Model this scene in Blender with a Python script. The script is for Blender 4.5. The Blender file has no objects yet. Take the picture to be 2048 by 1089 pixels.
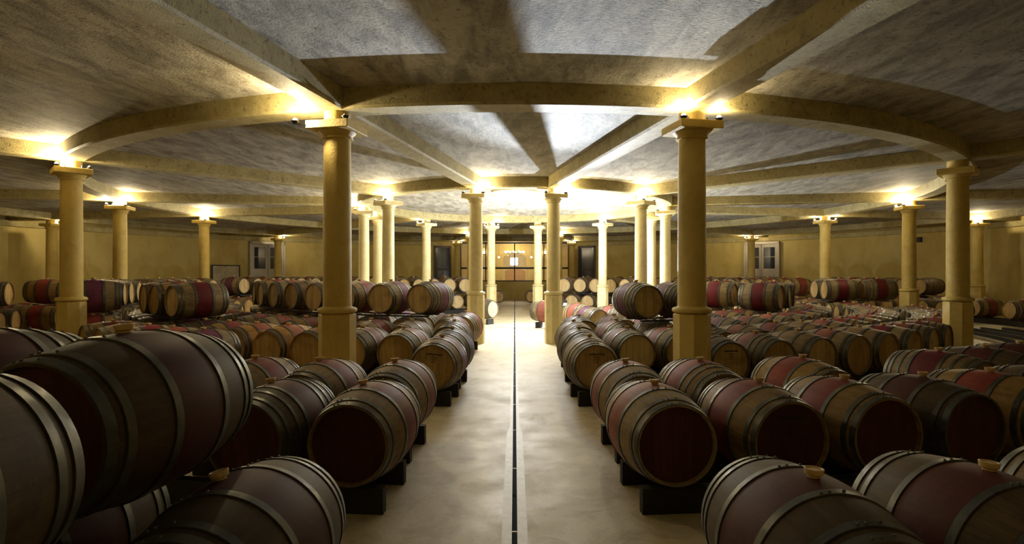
import bpy, bmesh, math, random
from mathutils import Vector, Matrix

random.seed(7)
SC = bpy.context.scene
COL = SC.collection
PI = math.pi
R = math.radians

# ------------------------------------------------------------------ camera, light, exposure
CAM_Z = 1.72
CY = 18.96                       # hall centre lies on the aisle, this far from the camera
FPX = 1154.0
cam = bpy.data.cameras.new('camera')
camo = bpy.data.objects.new('camera', cam)
COL.objects.link(camo)
camo.location = (0, 0, CAM_Z)
camo.rotation_euler = (PI / 2, 0, 0)
cam.sensor_width = 36.0
cam.lens = FPX / 2048 * 36.0
cam.shift_x = -5.2 / 2048
cam.shift_y = 3.5 / 2048
cam.clip_start = 0.05
cam.clip_end = 200
SC.camera = camo

w = bpy.data.worlds.new('world')
SC.world = w
w.use_nodes = True
w.node_tree.nodes['Background'].inputs[0].default_value = (0.05, 0.05, 0.06, 1)
w.node_tree.nodes['Background'].inputs[1].default_value = 0.3

SC.view_settings.view_transform = 'Standard'
SC.view_settings.look = 'None'
SC.view_settings.gamma = 1.0
SC.view_settings.use_curve_mapping = False
SC.view_settings.exposure = 0.2

WARM = (1.0, 0.82, 0.50)
COOL = (0.80, 0.88, 1.0)
LAMP_W = 32.0                    # one uplight
FLOOD_W = 900.0                  # the work flood in the middle of the hall
SC.cycles.sample_clamp_indirect = 4.0
SC.cycles.max_bounces = 8
SC.cycles.diffuse_bounces = 5

# ------------------------------------------------------------------ measures
RING = (4.80, 11.64, 18.42)      # the three column rings
ANG = (11.5, 45.3, 78.8, 101.2, 134.7, 168.5)
R_WALL = 20.3
Z_CEIL = 4.08
Z_BEAM = 3.82
S = 1.07                         # row radii below are written before this scale


def polar(r, a, z=0.0):
    """a in degrees, 0 towards the camera, positive to the right"""
    return Vector((r * math.sin(R(a)), CY - r * math.cos(R(a)), z))


# ------------------------------------------------------------------ materials
def new_mat(name):
    m = bpy.data.materials.new(name)
    m.use_nodes = True
    nt = m.node_tree
    return m, nt, nt.nodes['Principled BSDF']


class NB:
    """little node builder"""
    def __init__(self, nt):
        self.nt = nt

    def n(self, t, **kw):
        nd = self.nt.nodes.new(t)
        for k, v in kw.items():
            setattr(nd, k, v)
        return nd

    def link(self, a, b):
        self.nt.links.new(a, b)

    def put(self, sock, v):
        if hasattr(v, 'links') or isinstance(v, bpy.types.NodeSocket):
            self.link(v, sock)
        else:
            sock.default_value = v

    def math(self, op, a, b=0.0, c=0.0, clamp=False):
        nd = self.n('ShaderNodeMath', operation=op)
        nd.use_clamp = clamp
        self.put(nd.inputs[0], a)
        self.put(nd.inputs[1], b)
        if len(nd.inputs) > 2:
            self.put(nd.inputs[2], c)
        return nd.outputs[0]

    def mix(self, f, a, b, mode='MIX'):
        nd = self.n('ShaderNodeMix', data_type='RGBA', blend_type=mode)
        self.put(nd.inputs[0], f)
        self.put(nd.inputs[6], a)
        self.put(nd.inputs[7], b)
        return nd.outputs[2]

    def noise(self, vec, scale, detail=4.0, rough=0.55, dist=0.0):
        nd = self.n('ShaderNodeTexNoise')
        if vec is not None:
            self.link(vec, nd.inputs['Vector'])
        nd.inputs['Scale'].default_value = scale
        nd.inputs['Detail'].default_value = detail
        nd.inputs['Roughness'].default_value = rough
        nd.inputs['Distortion'].default_value = dist
        return nd.outputs['Fac']

    def ramp(self, fac, stops):
        nd = self.n('ShaderNodeValToRGB')
        self.link(fac, nd.inputs[0])
        e = nd.color_ramp.elements
        while len(e) < len(stops):
            e.new(0.5)
        for i, (p, c) in enumerate(stops):
            e[i].position = p
            e[i].color = (c, c, c, 1) if isinstance(c, (int, float)) else tuple(c) + (1,)
        return nd.outputs[0]

    def mapping(self, vec, scale):
        nd = self.n('ShaderNodeMapping')
        self.link(vec, nd.inputs[0])
        nd.inputs['Scale'].default_value = scale
        return nd.outputs[0]

    def bump(self, h, strength, dist=0.01):
        nd = self.n('ShaderNodeBump')
        nd.inputs['Strength'].default_value = strength
        nd.inputs['Distance'].default_value = dist
        self.link(h, nd.inputs['Height'])
        return nd.outputs[0]


def c3(c):
    return tuple(c) + (1,)


def plaster(name, base, dark, light, speck=0.0, bump=0.4, bscale=60, rough=0.85, blotch=0.6, streak=None, grime=0.0):
    m, nt, bs = new_mat(name)
    b = NB(nt)
    pos = b.n('ShaderNodeNewGeometry').outputs['Position']
    big = b.noise(pos, blotch, 6, 0.6, 0.4)
    col = b.mix(b.ramp(big, [(0.38, 0.0), (0.62, 1.0)]), c3(base), c3(light))
    mid = b.noise(b.mapping(pos, streak) if streak else pos, blotch * 4.5, 7, 0.68, 0.6)
    col = b.mix(b.ramp(mid, [(0.46 - grime, 0.0), (0.72 - 1.6 * grime, 0.85)]), col, c3(dark))
    if speck:
        sp = b.noise(pos, 17, 6, 0.75)
        col = b.mix(b.ramp(sp, [(0.55, 0.0), (0.66, speck)]), col, c3([x * 0.32 for x in dark]))
    b.link(col, bs.inputs['Base Color'])
    bs.inputs['Roughness'].default_value = rough
    h = b.noise(pos, bscale, 5, 0.65)
    b.link(b.bump(h, bump, 0.012), bs.inputs['Normal'])
    return m


M = {}
M['ceiling'] = plaster('ceiling_plaster', (0.35, 0.315, 0.23), (0.13, 0.115, 0.08), (0.47, 0.43, 0.34), 0.8, 1.0, 34, 0.8, 0.55, (1.6, 0.55, 1), 0.05)
M['beam'] = plaster('beam_plaster', (0.38, 0.31, 0.125), (0.24, 0.19, 0.07), (0.45, 0.38, 0.18), 0.8, 0.5, 50, 0.7, 0.9)
M['column'] = plaster('column_paint', (0.56, 0.405, 0.10), (0.44, 0.31, 0.07), (0.60, 0.45, 0.13), 0.0, 0.55, 38, 0.6, 1.0)
M['column_pale'] = plaster('pale_column_paint', (0.66, 0.56, 0.28), (0.52, 0.42, 0.18), (0.70, 0.61, 0.33), 0.0, 0.4, 38, 0.6, 1.0)
M['wall'] = plaster('wall_plaster', (0.50, 0.385, 0.12), (0.40, 0.29, 0.075), (0.54, 0.43, 0.16), 0.0, 0.25, 40, 0.8, 0.35, (1, 1, 0.5))
M['cream'] = plaster('cream_wall', (0.72, 0.62, 0.38), (0.6, 0.5, 0.3), (0.78, 0.68, 0.45), 0.0, 0.1, 30, 0.8, 0.5)


def floor_mat():
    m, nt, bs = new_mat('floor_concrete')
    b = NB(nt)
    pos = b.n('ShaderNodeNewGeometry').outputs['Position']
    big = b.noise(pos, 0.7, 6, 0.6, 0.5)
    col = b.mix(b.ramp(big, [(0.38, 0.0), (0.62, 1.0)]), c3((0.64, 0.54, 0.34)), c3((0.76, 0.67, 0.48)))
    st = b.noise(pos, 3.2, 8, 0.7, 0.8)
    col = b.mix(b.ramp(st, [(0.48, 0.0), (0.68, 0.75)]), col, c3((0.40, 0.29, 0.13)))
    fine = b.noise(pos, 30, 5, 0.7)
    col = b.mix(b.ramp(fine, [(0.55, 0.0), (0.70, 0.45)]), col, c3((0.27, 0.20, 0.10)))
    b.link(col, bs.inputs['Base Color'])
    b.link(b.ramp(b.noise(pos, 2.0, 5, 0.6), [(0.35, 0.42), (0.7, 0.58)]), bs.inputs['Roughness'])
    b.link(b.bump(b.noise(pos, 9, 5, 0.6), 0.12, 0.01), bs.inputs['Normal'])
    return m


M['floor'] = floor_mat()


def simple(name, c, rough=0.6, metal=0.0, var=0.25, scale=8.0, emit=None, spec=None):
    m, nt, bs = new_mat(name)
    b = NB(nt)
    co = b.n('ShaderNodeTexCoord').outputs['Object']
    f = b.noise(co, scale, 5, 0.6)
    b.link(b.mix(b.ramp(f, [(0.35, 0.0), (0.7, 1.0)]), c3(c), c3([x * (1 - var) for x in c])), bs.inputs['Base Color'])
    bs.inputs['Roughness'].default_value = rough
    bs.inputs['Metallic'].default_value = metal
    if emit:
        bs.inputs['Emission Color'].default_value = c3(emit[0])
        bs.inputs['Emission Strength'].default_value = emit[1]
    return m


M['rail'] = simple('dark_timber', (0.022, 0.018, 0.013), 0.8, 0, 0.4, 12)
M['kerb'] = simple('kerb_concrete', (0.40, 0.34, 0.22), 0.7, 0, 0.3, 6)
M['edge'] = simple('drain_edge', (0.72, 0.66, 0.52), 0.45, 0, 0.2, 14)
M['dark'] = simple('black_gap', (0.01, 0.009, 0.007), 0.8)
M['black_metal'] = simple('black_metal', (0.02, 0.02, 0.02), 0.5, 0.3)
M['bulb'] = simple('lit_bulb', (1, 0.9, 0.7), 0.4, 0, 0, 1, ((1.0, 0.80, 0.48), 60.0))
M['bulb_cool'] = simple('lit_flood', (1, 1, 1), 0.4, 0, 0, 1, ((0.85, 0.92, 1.0), 200.0))
M['ceiling_glow'] = simple('lit_diffuser', (1, 1, 1), 0.4, 0, 0, 1, ((0.92, 0.95, 0.96), 125.0))
M['bulb_small'] = simple('lit_small_bulb', (1, 0.9, 0.7), 0.4, 0, 0, 1, ((1.0, 0.86, 0.62), 14.0))
M['bulb_off'] = simple('unlit_glass', (0.5, 0.48, 0.42), 0.25)
M['door_white'] = simple('white_door_paint', (0.50, 0.46, 0.40), 0.5, 0, 0.15, 3)
M['door_panel'] = simple('grey_door_panel', (0.33, 0.31, 0.25), 0.6, 0, 0.2, 3)
M['door_dark'] = simple('dark_stained_wood', (0.045, 0.018, 0.010), 0.5, 0, 0.4, 5)
M['night_glass'] = simple('night_glass', (0.03, 0.035, 0.055), 0.12)
M['day_window'] = simple('lit_window_pane', (1, 1, 1), 0.4, 0, 0, 1, ((0.9, 0.97, 1.0), 6.0))
M['tan_wood'] = simple('tan_wood', (0.52, 0.30, 0.10), 0.5, 0, 0.3, 4)
M['board'] = plaster('stained_board', (0.40, 0.33, 0.22), (0.16, 0.15, 0.13), (0.50, 0.44, 0.33), 0, 0.1, 40, 0.7, 2.2)
M['stamp'] = simple('stencil_ink', (0.02, 0.012, 0.008), 0.8)
M['bung'] = simple('tan_bung', (0.62, 0.43, 0.19), 0.5, 0, 0.2, 30)


def glass_mat():
    m, nt, bs = new_mat('clear_glass')
    bs.inputs['Base Color'].default_value = (0.92, 0.95, 0.93, 1)
    bs.inputs['Roughness'].default_value = 0.02
    bs.inputs['Alpha'].default_value = 0.12
    return m


M['glass'] = glass_mat()


def hoop_mat():
    m, nt, bs = new_mat('galvanised_hoop')
    b = NB(nt)
    co = b.n('ShaderNodeTexCoord').outputs['Object']
    rnd = b.n('ShaderNodeObjectInfo').outputs['Random']
    f = b.noise(co, 9, 6, 0.65)
    col = b.mix(b.ramp(f, [(0.35, 0.0), (0.65, 1.0)]), c3((0.11, 0.115, 0.105)), c3((0.045, 0.047, 0.04)))
    col = b.mix(b.math('MULTIPLY', rnd, 0.5), col, c3((0.12, 0.105, 0.075)))
    b.link(col, bs.inputs['Base Color'])
    bs.inputs['Metallic'].default_value = 0.55
    b.link(b.ramp(b.noise(co, 14, 4, 0.6), [(0.3, 0.34), (0.7, 0.6)]), bs.inputs['Roughness'])
    return m


M['hoop'] = hoop_mat()


def stave_mat(name, oak, oak_dark, band, band2, band_on=1.0, band_half=0.135):
    m, nt, bs = new_mat(name)
    b = NB(nt)
    co = b.n('ShaderNodeTexCoord').outputs['Object']
    rnd = b.n('ShaderNodeObjectInfo').outputs['Random']
    sep = b.n('ShaderNodeSeparateXYZ')
    b.link(co, sep.inputs[0])
    x, y, z = sep.outputs
    ang = b.math('ARCTAN2', x, z)
    st = b.math('ADD', b.math('MULTIPLY', ang, 30 / (2 * PI)), b.math('MULTIPLY', rnd, 7.0))
    idx = b.math('FLOOR', st)
    fr = b.math('FRACT', st)
    wn = b.n('ShaderNodeTexWhiteNoise', noise_dimensions='2D')
    cb = b.n('ShaderNodeCombineXYZ')
    b.link(idx, cb.inputs[0])
    b.link(rnd, cb.inputs[1])
    b.link(cb.outputs[0], wn.inputs['Vector'])
    tone = wn.outputs['Value']
    off = b.n('ShaderNodeVectorMath', operation='ADD')
    b.link(co, off.inputs[0])
    cr = b.n('ShaderNodeCombineXYZ')
    for i in range(3):
        b.link(b.math('MULTIPLY', rnd, 37.0 + 11 * i), cr.inputs[i])
    b.link(cr.outputs[0], off.inputs[1])
    v = off.outputs[0]
    grain = b.noise(b.mapping(v, (26, 2.2, 26)), 1.0, 5, 0.65)
    col = b.mix(b.math('MULTIPLY', tone, 0.65), c3(oak), c3(oak_dark))
    col = b.mix(b.ramp(grain, [(0.40, 0.0), (0.75, 0.6)]), col, c3([q * 0.55 for q in oak_dark]))
    dirt = b.noise(v, 3.3, 6, 0.65, 0.7)
    col = b.mix(b.ramp(dirt, [(0.50, 0.0), (0.74, 0.75)]), col, c3([q * 0.35 for q in oak_dark]))
    # wine wash between the bilge hoops
    edge = b.math('ADD', b.math('ABSOLUTE', y), b.math('MULTIPLY', b.math('SUBTRACT', b.noise(v, 9, 3), 0.5), 0.02))
    mask = b.math('MULTIPLY', b.math('LESS_THAN', edge, band_half), band_on)
    bcol = b.mix(b.ramp(b.noise(v, 4.0, 6, 0.65, 0.5), [(0.38, 0.0), (0.66, 1.0)]), c3(band), c3(band2))
    bcol = b.mix(b.ramp(b.noise(b.mapping(v, (6, 16, 6)), 2.2, 6, 0.75, 1.5), [(0.60, 0.0), (0.74, 0.30)]), bcol, c3([min(1, q * 1.1 + 0.13) for q in band2]))
    bcol = b.mix(b.math('MULTIPLY', tone, 0.35), bcol, c3([q * 0.5 for q in band]))
    col = b.mix(mask, col, bcol)
    gap = b.math('LESS_THAN', b.math('ABSOLUTE', b.math('SUBTRACT', fr, 0.5)), 0.03)
    col = b.mix(b.math('MULTIPLY', gap, 0.28), col, c3((0.02, 0.013, 0.008)))
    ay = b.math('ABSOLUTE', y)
    hoop_shade = None
    for e in (0.133, 0.177, 0.344, 0.386, 0.413):      # shadow lines painted along the hoop edges
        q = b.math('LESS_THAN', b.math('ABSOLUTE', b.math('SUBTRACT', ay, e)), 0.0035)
        hoop_shade = q if hoop_shade is None else b.math('MAXIMUM', hoop_shade, q)
    col = b.mix(b.math('MULTIPLY', hoop_shade, 0.7), col, c3((0.03, 0.018, 0.010)))
    rub = b.noise(b.mapping(v, (3, 9, 3)), 1.6, 7, 0.75, 2.0)
    col = b.mix(b.ramp(rub, [(0.60, 0.0), (0.70, 0.14)]), col, c3((0.40, 0.33, 0.22)))
    bri = b.math('ADD', b.math('MULTIPLY', rnd, 0.40), 0.42)
    hs = b.n('ShaderNodeHueSaturation')
    b.link(col, hs.inputs['Color'])
    b.link(bri, hs.inputs['Value'])
    b.link(hs.outputs[0], bs.inputs['Base Color'])
    bs.inputs['Roughness'].default_value = 0.6
    bs.inputs['Specular IOR Level'].default_value = 0.22
    hgt = b.math('SUBTRACT', b.math('MULTIPLY', grain, 0.5), b.math('MULTIPLY', gap, 0.5))
    b.link(b.bump(hgt, 0.25, 0.004), bs.inputs['Normal'])
    return m


OAK, OAKD = (0.47, 0.295, 0.095), (0.31, 0.185, 0.05)
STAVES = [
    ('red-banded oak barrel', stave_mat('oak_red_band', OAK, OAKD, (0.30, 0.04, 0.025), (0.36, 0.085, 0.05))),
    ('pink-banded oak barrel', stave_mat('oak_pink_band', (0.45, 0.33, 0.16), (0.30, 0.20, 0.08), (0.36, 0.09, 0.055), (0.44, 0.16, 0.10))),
    ('shade-darkened wine-stained barrel', stave_mat('shaded_wine_band', (0.15, 0.10, 0.042), (0.085, 0.052, 0.022), (0.10, 0.017, 0.013), (0.14, 0.036, 0.026))),  # stained oak coloured darker still, to carry the foreground shade
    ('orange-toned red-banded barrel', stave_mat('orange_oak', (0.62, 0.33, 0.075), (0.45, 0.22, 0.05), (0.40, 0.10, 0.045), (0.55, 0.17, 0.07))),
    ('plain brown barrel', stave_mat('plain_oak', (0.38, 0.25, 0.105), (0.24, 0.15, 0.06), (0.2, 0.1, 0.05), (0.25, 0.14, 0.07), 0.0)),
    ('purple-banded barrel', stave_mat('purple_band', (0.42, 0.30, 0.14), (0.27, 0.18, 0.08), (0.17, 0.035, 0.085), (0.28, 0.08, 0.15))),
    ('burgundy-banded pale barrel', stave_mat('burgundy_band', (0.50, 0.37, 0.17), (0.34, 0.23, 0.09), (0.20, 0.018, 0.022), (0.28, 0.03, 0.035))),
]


def head_mat(name, c1, c2):
    m, nt, bs = new_mat(name)
    b = NB(nt)
    co = b.n('ShaderNodeTexCoord').outputs['Object']
    rnd = b.n('ShaderNodeObjectInfo').outputs['Random']
    sep = b.n('ShaderNodeSeparateXYZ')
    b.link(co, sep.inputs[0])
    x = sep.outputs[0]
    st = b.math('ADD', b.math('MULTIPLY', x, 11.0), b.math('MULTIPLY', rnd, 5.0))
    idx = b.math('FLOOR', st)
    fr = b.math('FRACT', st)
    wn = b.n('ShaderNodeTexWhiteNoise', noise_dimensions='2D')
    cb = b.n('ShaderNodeCombineXYZ')
    b.link(idx, cb.inputs[0])
    b.link(rnd, cb.inputs[1])
    b.link(cb.outputs[0], wn.inputs['Vector'])
    col = b.mix(wn.outputs['Value'], c3(c1), c3(c2))
    off = b.n('ShaderNodeVectorMath', operation='ADD')
    b.link(co, off.inputs[0])
    cr = b.n('ShaderNodeCombineXYZ')
    for i in range(3):
        b.link(b.math('MULTIPLY', rnd, 23.0 + 17 * i), cr.inputs[i])
    b.link(cr.outputs[0], off.inputs[1])
    g = b.noise(b.mapping(off.outputs[0], (30, 1, 3)), 1.0, 5, 0.65)
    col = b.mix(b.ramp(g, [(0.4, 0.0), (0.75, 0.55)]), col, c3([q * 0.55 for q in c2]))
    d = b.noise(off.outputs[0], 4.0, 5, 0.6)
    col = b.mix(b.ramp(d, [(0.52, 0.0), (0.75, 0.6)]), col, c3([q * 0.4 for q in c2]))
    gap = b.math('LESS_THAN', b.math('ABSOLUTE', b.math('SUBTRACT', fr, 0.5)), 0.025)
    col = b.mix(b.math('MULTIPLY', gap, 0.6), col, c3((0.02, 0.012, 0.008)))
    b.link(col, bs.inputs['Base Color'])
    bs.inputs['Roughness'].default_value = 0.7
    bs.inputs['Specular IOR Level'].default_value = 0.2
    return m


HEADS = [head_mat('tan_oak_head', (0.50, 0.34, 0.14), (0.36, 0.23, 0.085)),
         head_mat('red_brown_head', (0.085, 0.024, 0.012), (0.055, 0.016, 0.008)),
         head_mat('pale_oak_head', (0.62, 0.48, 0.25), (0.50, 0.36, 0.17))]


# ------------------------------------------------------------------ mesh helpers
def link_obj(name, me, parent=None, loc=None):
    o = bpy.data.objects.new(name, me)
    COL.objects.link(o)
    if parent is not None:
        o.parent = parent
    if loc is not None:
        o.location = loc
    return o


def to_mesh(name, bm, mat, smooth=None):
    me = bpy.data.meshes.new(name)
    bmesh.ops.recalc_face_normals(bm, faces=bm.faces[:])
    bm.to_mesh(me)
    bm.free()
    for m in (mat if isinstance(mat, (list, tuple)) else [mat]):
        me.materials.append(m)
    if smooth is not None:
        for p in me.polygons:
            p.use_smooth = True
        me.set_sharp_from_angle(angle=R(smooth))
    return me


def box(bm, c, s, rotz=0.0, mi=0):
    g = bmesh.ops.create_cube(bm, size=1.0)
    mat = Matrix.Translation(c) @ Matrix.Rotation(rotz, 4, 'Z') @ Matrix.Diagonal((s[0], s[1], s[2], 1))
    bmesh.ops.transform(bm, matrix=mat, verts=g['verts'])
    if mi:
        for v in g['verts']:
            for f in v.link_faces:
                f.material_index = mi
    return g['verts']


def lathe_z(bm, prof, n=40, closed=False, mi=0):
    """prof: list of (r, z)"""
    rings = []
    for r, z in prof:
        rings.append([bm.verts.new((r * math.cos(2 * PI * i / n), r * math.sin(2 * PI * i / n), z)) for i in range(n)])
    m = len(rings)
    for k in range(m if closed else m - 1):
        a, b = rings[k], rings[(k + 1) % m]
        for i in range(n):
            f = bm.faces.new((a[i], a[(i + 1) % n], b[(i + 1) % n], b[i]))
            f.material_index = mi
    return rings


def cap(bm, ring, mi=0):
    f = bm.faces.new(ring)
    f.material_index = mi


def lathe_y(bm, prof, n=40, closed=False, mi=0):
    """prof: list of (r, y), turned about the y axis"""
    rings = []
    for r, y in prof:
        rings.append([bm.verts.new((r * math.sin(2 * PI * i / n), y, r * math.cos(2 * PI * i / n))) for i in range(n)])
    m = len(rings)
    for k in range(m if closed else m - 1):
        a, b = rings[k], rings[(k + 1) % m]
        for i in range(n):
            f = bm.faces.new((a[i], a[(i + 1) % n], b[(i + 1) % n], b[i]))
            f.material_index = mi
    return rings


def sweep_arc(bm, a0, a1, sect, step=2.0):
    """sect: closed list of (r, z); swept about the hall centre from a0 to a1 degrees"""
    full = abs(a1 - a0) >= 359.9
    n = max(2, int(abs(a1 - a0) / step) + 1)
    k = n if full else n + 1
    rings = []
    for i in range(k):
        a = a0 + (a1 - a0) * i / n
        rings.append([bm.verts.new(polar(r, a, z)) for r, z in sect])
    m = len(sect)
    for i in range(n):
        p, q = rings[i], rings[(i + 1) % k]
        for j in range(m):
            bm.faces.new((p[j], p[(j + 1) % m], q[(j + 1) % m], q[j]))
    if not full:
        bm.faces.new(rings[0])
        bm.faces.new(rings[-1])


def thing(name, label, cat, loc=(0, 0, 0), rotz=0.0, group=None):
    o = bpy.data.objects.new(name, None)
    COL.objects.link(o)
    o.location = loc
    o.rotation_euler = (0, 0, rotz)
    o.empty_display_size = 0.1
    tag(o, label, cat, group)
    return o


def tag(o, label, cat, group=None):
    o['label'] = label
    o['category'] = cat
    if group:
        o['group'] = group
    return o


def structure(o, label=None, cat=None):
    o['kind'] = 'structure'
    if label:
        o['label'] = label
        o['category'] = cat
    return o


ONES = ['zeroth', 'first', 'second', 'third', 'fourth', 'fifth', 'sixth', 'seventh', 'eighth', 'ninth', 'tenth', 'eleventh', 'twelfth', 'thirteenth',
        'fourteenth', 'fifteenth', 'sixteenth', 'seventeenth', 'eighteenth', 'nineteenth', 'twentieth']


def ordinal(n):
    if n <= 20:
        return ONES[n]
    return ('twenty-' if n < 30 else 'thirty-') + ONES[n % 10] if n % 10 else 'thirtieth'


# ------------------------------------------------------------------ room shell
def build_shell():
    # floor: two halves with the drain slot between them
    bm = bmesh.new()
    slot = 0.035
    for sx in (-1, 1):
        vs = []
        for i in range(73):
            a = 180.0 * i / 72
            p = polar(R_WALL + 0.3, sx * a)
            if i in (0, 72):
                p.x = sx * slot
            vs.append(bm.verts.new((p.x, p.y, 0)))
        bm.faces.new(vs)
    structure(link_obj('floor', to_mesh('floor', bm, M['floor'])), 'cream concrete floor of the round cellar', 'floor')
    # drain
    t = thing('floor_drain', 'narrow black drain slot running down the middle of the aisle', 'drain')
    y0, y1 = CY - R_WALL, CY + R_WALL - 0.6
    bm = bmesh.new()
    for x, sx in ((-slot, 0.012), (slot, 0.012)):
        box(bm, (x, (y0 + y1) / 2, -0.06), (sx, y1 - y0, 0.118))
    box(bm, (0, (y0 + y1) / 2, -0.125), (0.10, y1 - y0, 0.012))
    link_obj('channel', to_mesh('channel', bm, M['dark']), t)
    for sx in (-1, 1):
        bm = bmesh.new()
        vs = []
        # edging strip, wider in the nearer stretch
        for x, y in ((0.018, y0), (0.088, y0), (0.085, 6.2), (0.055, 6.5), (0.05, y1), (0.018, y1)):
            vs.append(bm.verts.new((sx * x, y, 0.0)))
        r = bmesh.ops.extrude_face_region(bm, geom=[bm.faces.new(vs)])
        bmesh.ops.translate(bm, vec=(0, 0, 0.003), verts=[v for v in r['geom'] if isinstance(v, bmesh.types.BMVert)])
        link_obj('edging', to_mesh('edging', bm, M['edge']), t)
    for k in range(26):
        bm = bmesh.new()
        box(bm, (0, 3.85 + 1.25 * k, -0.004), (0.036, 0.014, 0.006))
        link_obj('crossbar', to_mesh('crossbar', bm, M['edge']), t)
    # ceiling
    bm = bmesh.new()
    vs = [bm.verts.new(polar(R_WALL + 0.3, 5.0 * i, Z_CEIL)) for i in range(72)]
    bm.faces.new(vs)
    r = bmesh.ops.extrude_face_region(bm, geom=bm.faces[:])
    bmesh.ops.translate(bm, vec=(0, 0, 0.2), verts=[v for v in r['geom'] if isinstance(v, bmesh.types.BMVert)])
    structure(link_obj('ceiling', to_mesh('ceiling', bm, M['ceiling'])), 'mottled grey plaster ceiling between the beams', 'ceiling')
    # walls
    sect = [(R_WALL, 0), (R_WALL + 0.3, 0), (R_WALL + 0.3, Z_CEIL), (R_WALL, Z_CEIL)]
    for nm, a0, a1, lab in (('wall_left', -169.6, -20, 'curved ochre plaster wall on the left'), ('wall_right', 20, 169.6, 'curved ochre plaster wall on the right'),
                            ('wall_front', -20, 20, 'curved ochre plaster wall behind the viewpoint')):
        bm = bmesh.new()
        sweep_arc(bm, a0, a1, sect, 1.5)
        structure(link_obj(nm, to_mesh(nm, bm, M['wall'], 30)), lab, 'wall')
    # dark bearer along the top of the wall
    for k, (a0, a1) in enumerate(((-166, -25), (25, 166))):
        bm = bmesh.new()
        sweep_arc(bm, a0, a1, [(R_WALL - 0.16, 3.60), (R_WALL - 0.001, 3.60), (R_WALL - 0.001, 3.80), (R_WALL - 0.16, 3.80)], 2)
        structure(link_obj('trim_%d' % (k + 1), to_mesh('trim', bm, M['beam'], 30)))
    # beams
    wd = 0.20
    for k, r in enumerate(RING):
        bm = bmesh.new()
        sweep_arc(bm, 0, 360, [(r - wd, Z_CEIL), (r - wd, Z_BEAM + 0.03), (r - wd + 0.03, Z_BEAM), (r + wd - 0.03, Z_BEAM), (r + wd, Z_BEAM + 0.03), (r + wd, Z_CEIL)], 2)
        structure(link_obj('ring_beam', to_mesh('ring_beam', bm, M['beam'], 25)), ['inner', 'middle', 'outer'][k] + ' circular ceiling beam over its ring of columns', 'beam')
    wr = 0.19
    for a in [s * q for q in ANG for s in (-1, 1)]:
        bm = bmesh.new()
        L = R_WALL - RING[0]
        prof = [(-wr, Z_CEIL), (-wr, Z_BEAM + 0.03), (-wr + 0.03, Z_BEAM + 0.002), (wr - 0.03, Z_BEAM + 0.002), (wr, Z_BEAM + 0.03), (wr, Z_CEIL)]
        ends = []
        for d in (RING[0], R_WALL):
            ends.append([bm.verts.new((x, -d, z)) for x, z in prof])
        for j in range(6):
            bm.faces.new((ends[0][j], ends[0][(j + 1) % 6], ends[1][(j + 1) % 6], ends[1][j]))
        bm.faces.new(ends[0])
        bm.faces.new(ends[1])
        o = link_obj('radial_beam', to_mesh('radial_beam', bm, M['beam'], 25), None, (0, CY, 0))
        o.rotation_euler = (0, 0, R(a))
        structure(o)


build_shell()

# ------------------------------------------------------------------ columns
Z_COLLAR = 1.20
Z_PLATE = 3.62


def column_meshes(rs, paint):
    out = []
    bm = bmesh.new()
    rp = rs * 1.22 / math.cos(PI / 8)
    ring = lathe_z(bm, [(rp, 0), (rp, Z_COLLAR - 0.015), (rp - 0.012, Z_COLLAR)], 8)
    cap(bm, ring[-1])
    bmesh.ops.rotate(bm, verts=bm.verts[:], cent=(0, 0, 0), matrix=Matrix.Rotation(PI / 8, 3, 'Z'))
    out.append(('pedestal', to_mesh('pedestal', bm, paint)))
    bm = bmesh.new()
    pr = []
    for i in range(9):
        t = -PI / 2 + PI * i / 8
        pr.append((rs * 1.20 + 0.035 * math.cos(t), Z_COLLAR + 0.045 + 0.035 * math.sin(t)))
    pr = [(rs * 0.9, Z_COLLAR + 0.002), (rs * 1.14, Z_COLLAR + 0.002), (rs * 1.18, Z_COLLAR + 0.010)] + pr + [(rs * 1.08, Z_COLLAR + 0.085), (rs * 1.0, Z_COLLAR + 0.10), (rs * 0.9, Z_COLLAR + 0.10)]
    lathe_z(bm, pr, 40)
    out.append(('collar', to_mesh('collar', bm, paint, 50)))
    bm = bmesh.new()
    pr = []
    z0, z1 = Z_COLLAR + 0.05, Z_PLATE - 0.12
    for i in range(15):
        t = i / 14
        pr.append((rs * (1.0 - 0.07 * t * t), z0 + (z1 - z0) * t))
    lathe_z(bm, pr, 40)
    out.append(('shaft', to_mesh('shaft', bm, paint, 60)))
    bm = bmesh.new()
    rt = rs * 0.93
    lathe_z(bm, [(rt * 0.9, z1 - 0.03), (rt + 0.03, z1 - 0.03), (rt + 0.035, z1 - 0.012), (rt + 0.02, z1), (rt + 0.03, z1 + 0.02), (rt + 0.07, z1 + 0.065), (rt * 0.9, z1 + 0.065)], 40)
    out.append(('echinus', to_mesh('echinus', bm, paint, 40)))
    bm = bmesh.new()
    box(bm, (0, 0, Z_PLATE), (0.58, 0.58, 0.105))
    bmesh.ops.bevel(bm, geom=bm.edges[:], offset=0.008, segments=1, affect='EDGES')
    out.append(('abacus', to_mesh('abacus', bm, paint)))
    bm = bmesh.new()
    lathe_z(bm, [(rs * 0.92, Z_PLATE + 0.05), (rs * 0.92, Z_BEAM + 0.02)], 32)
    out.append(('neck', to_mesh('neck', bm, paint, 60)))
    return out


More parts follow.
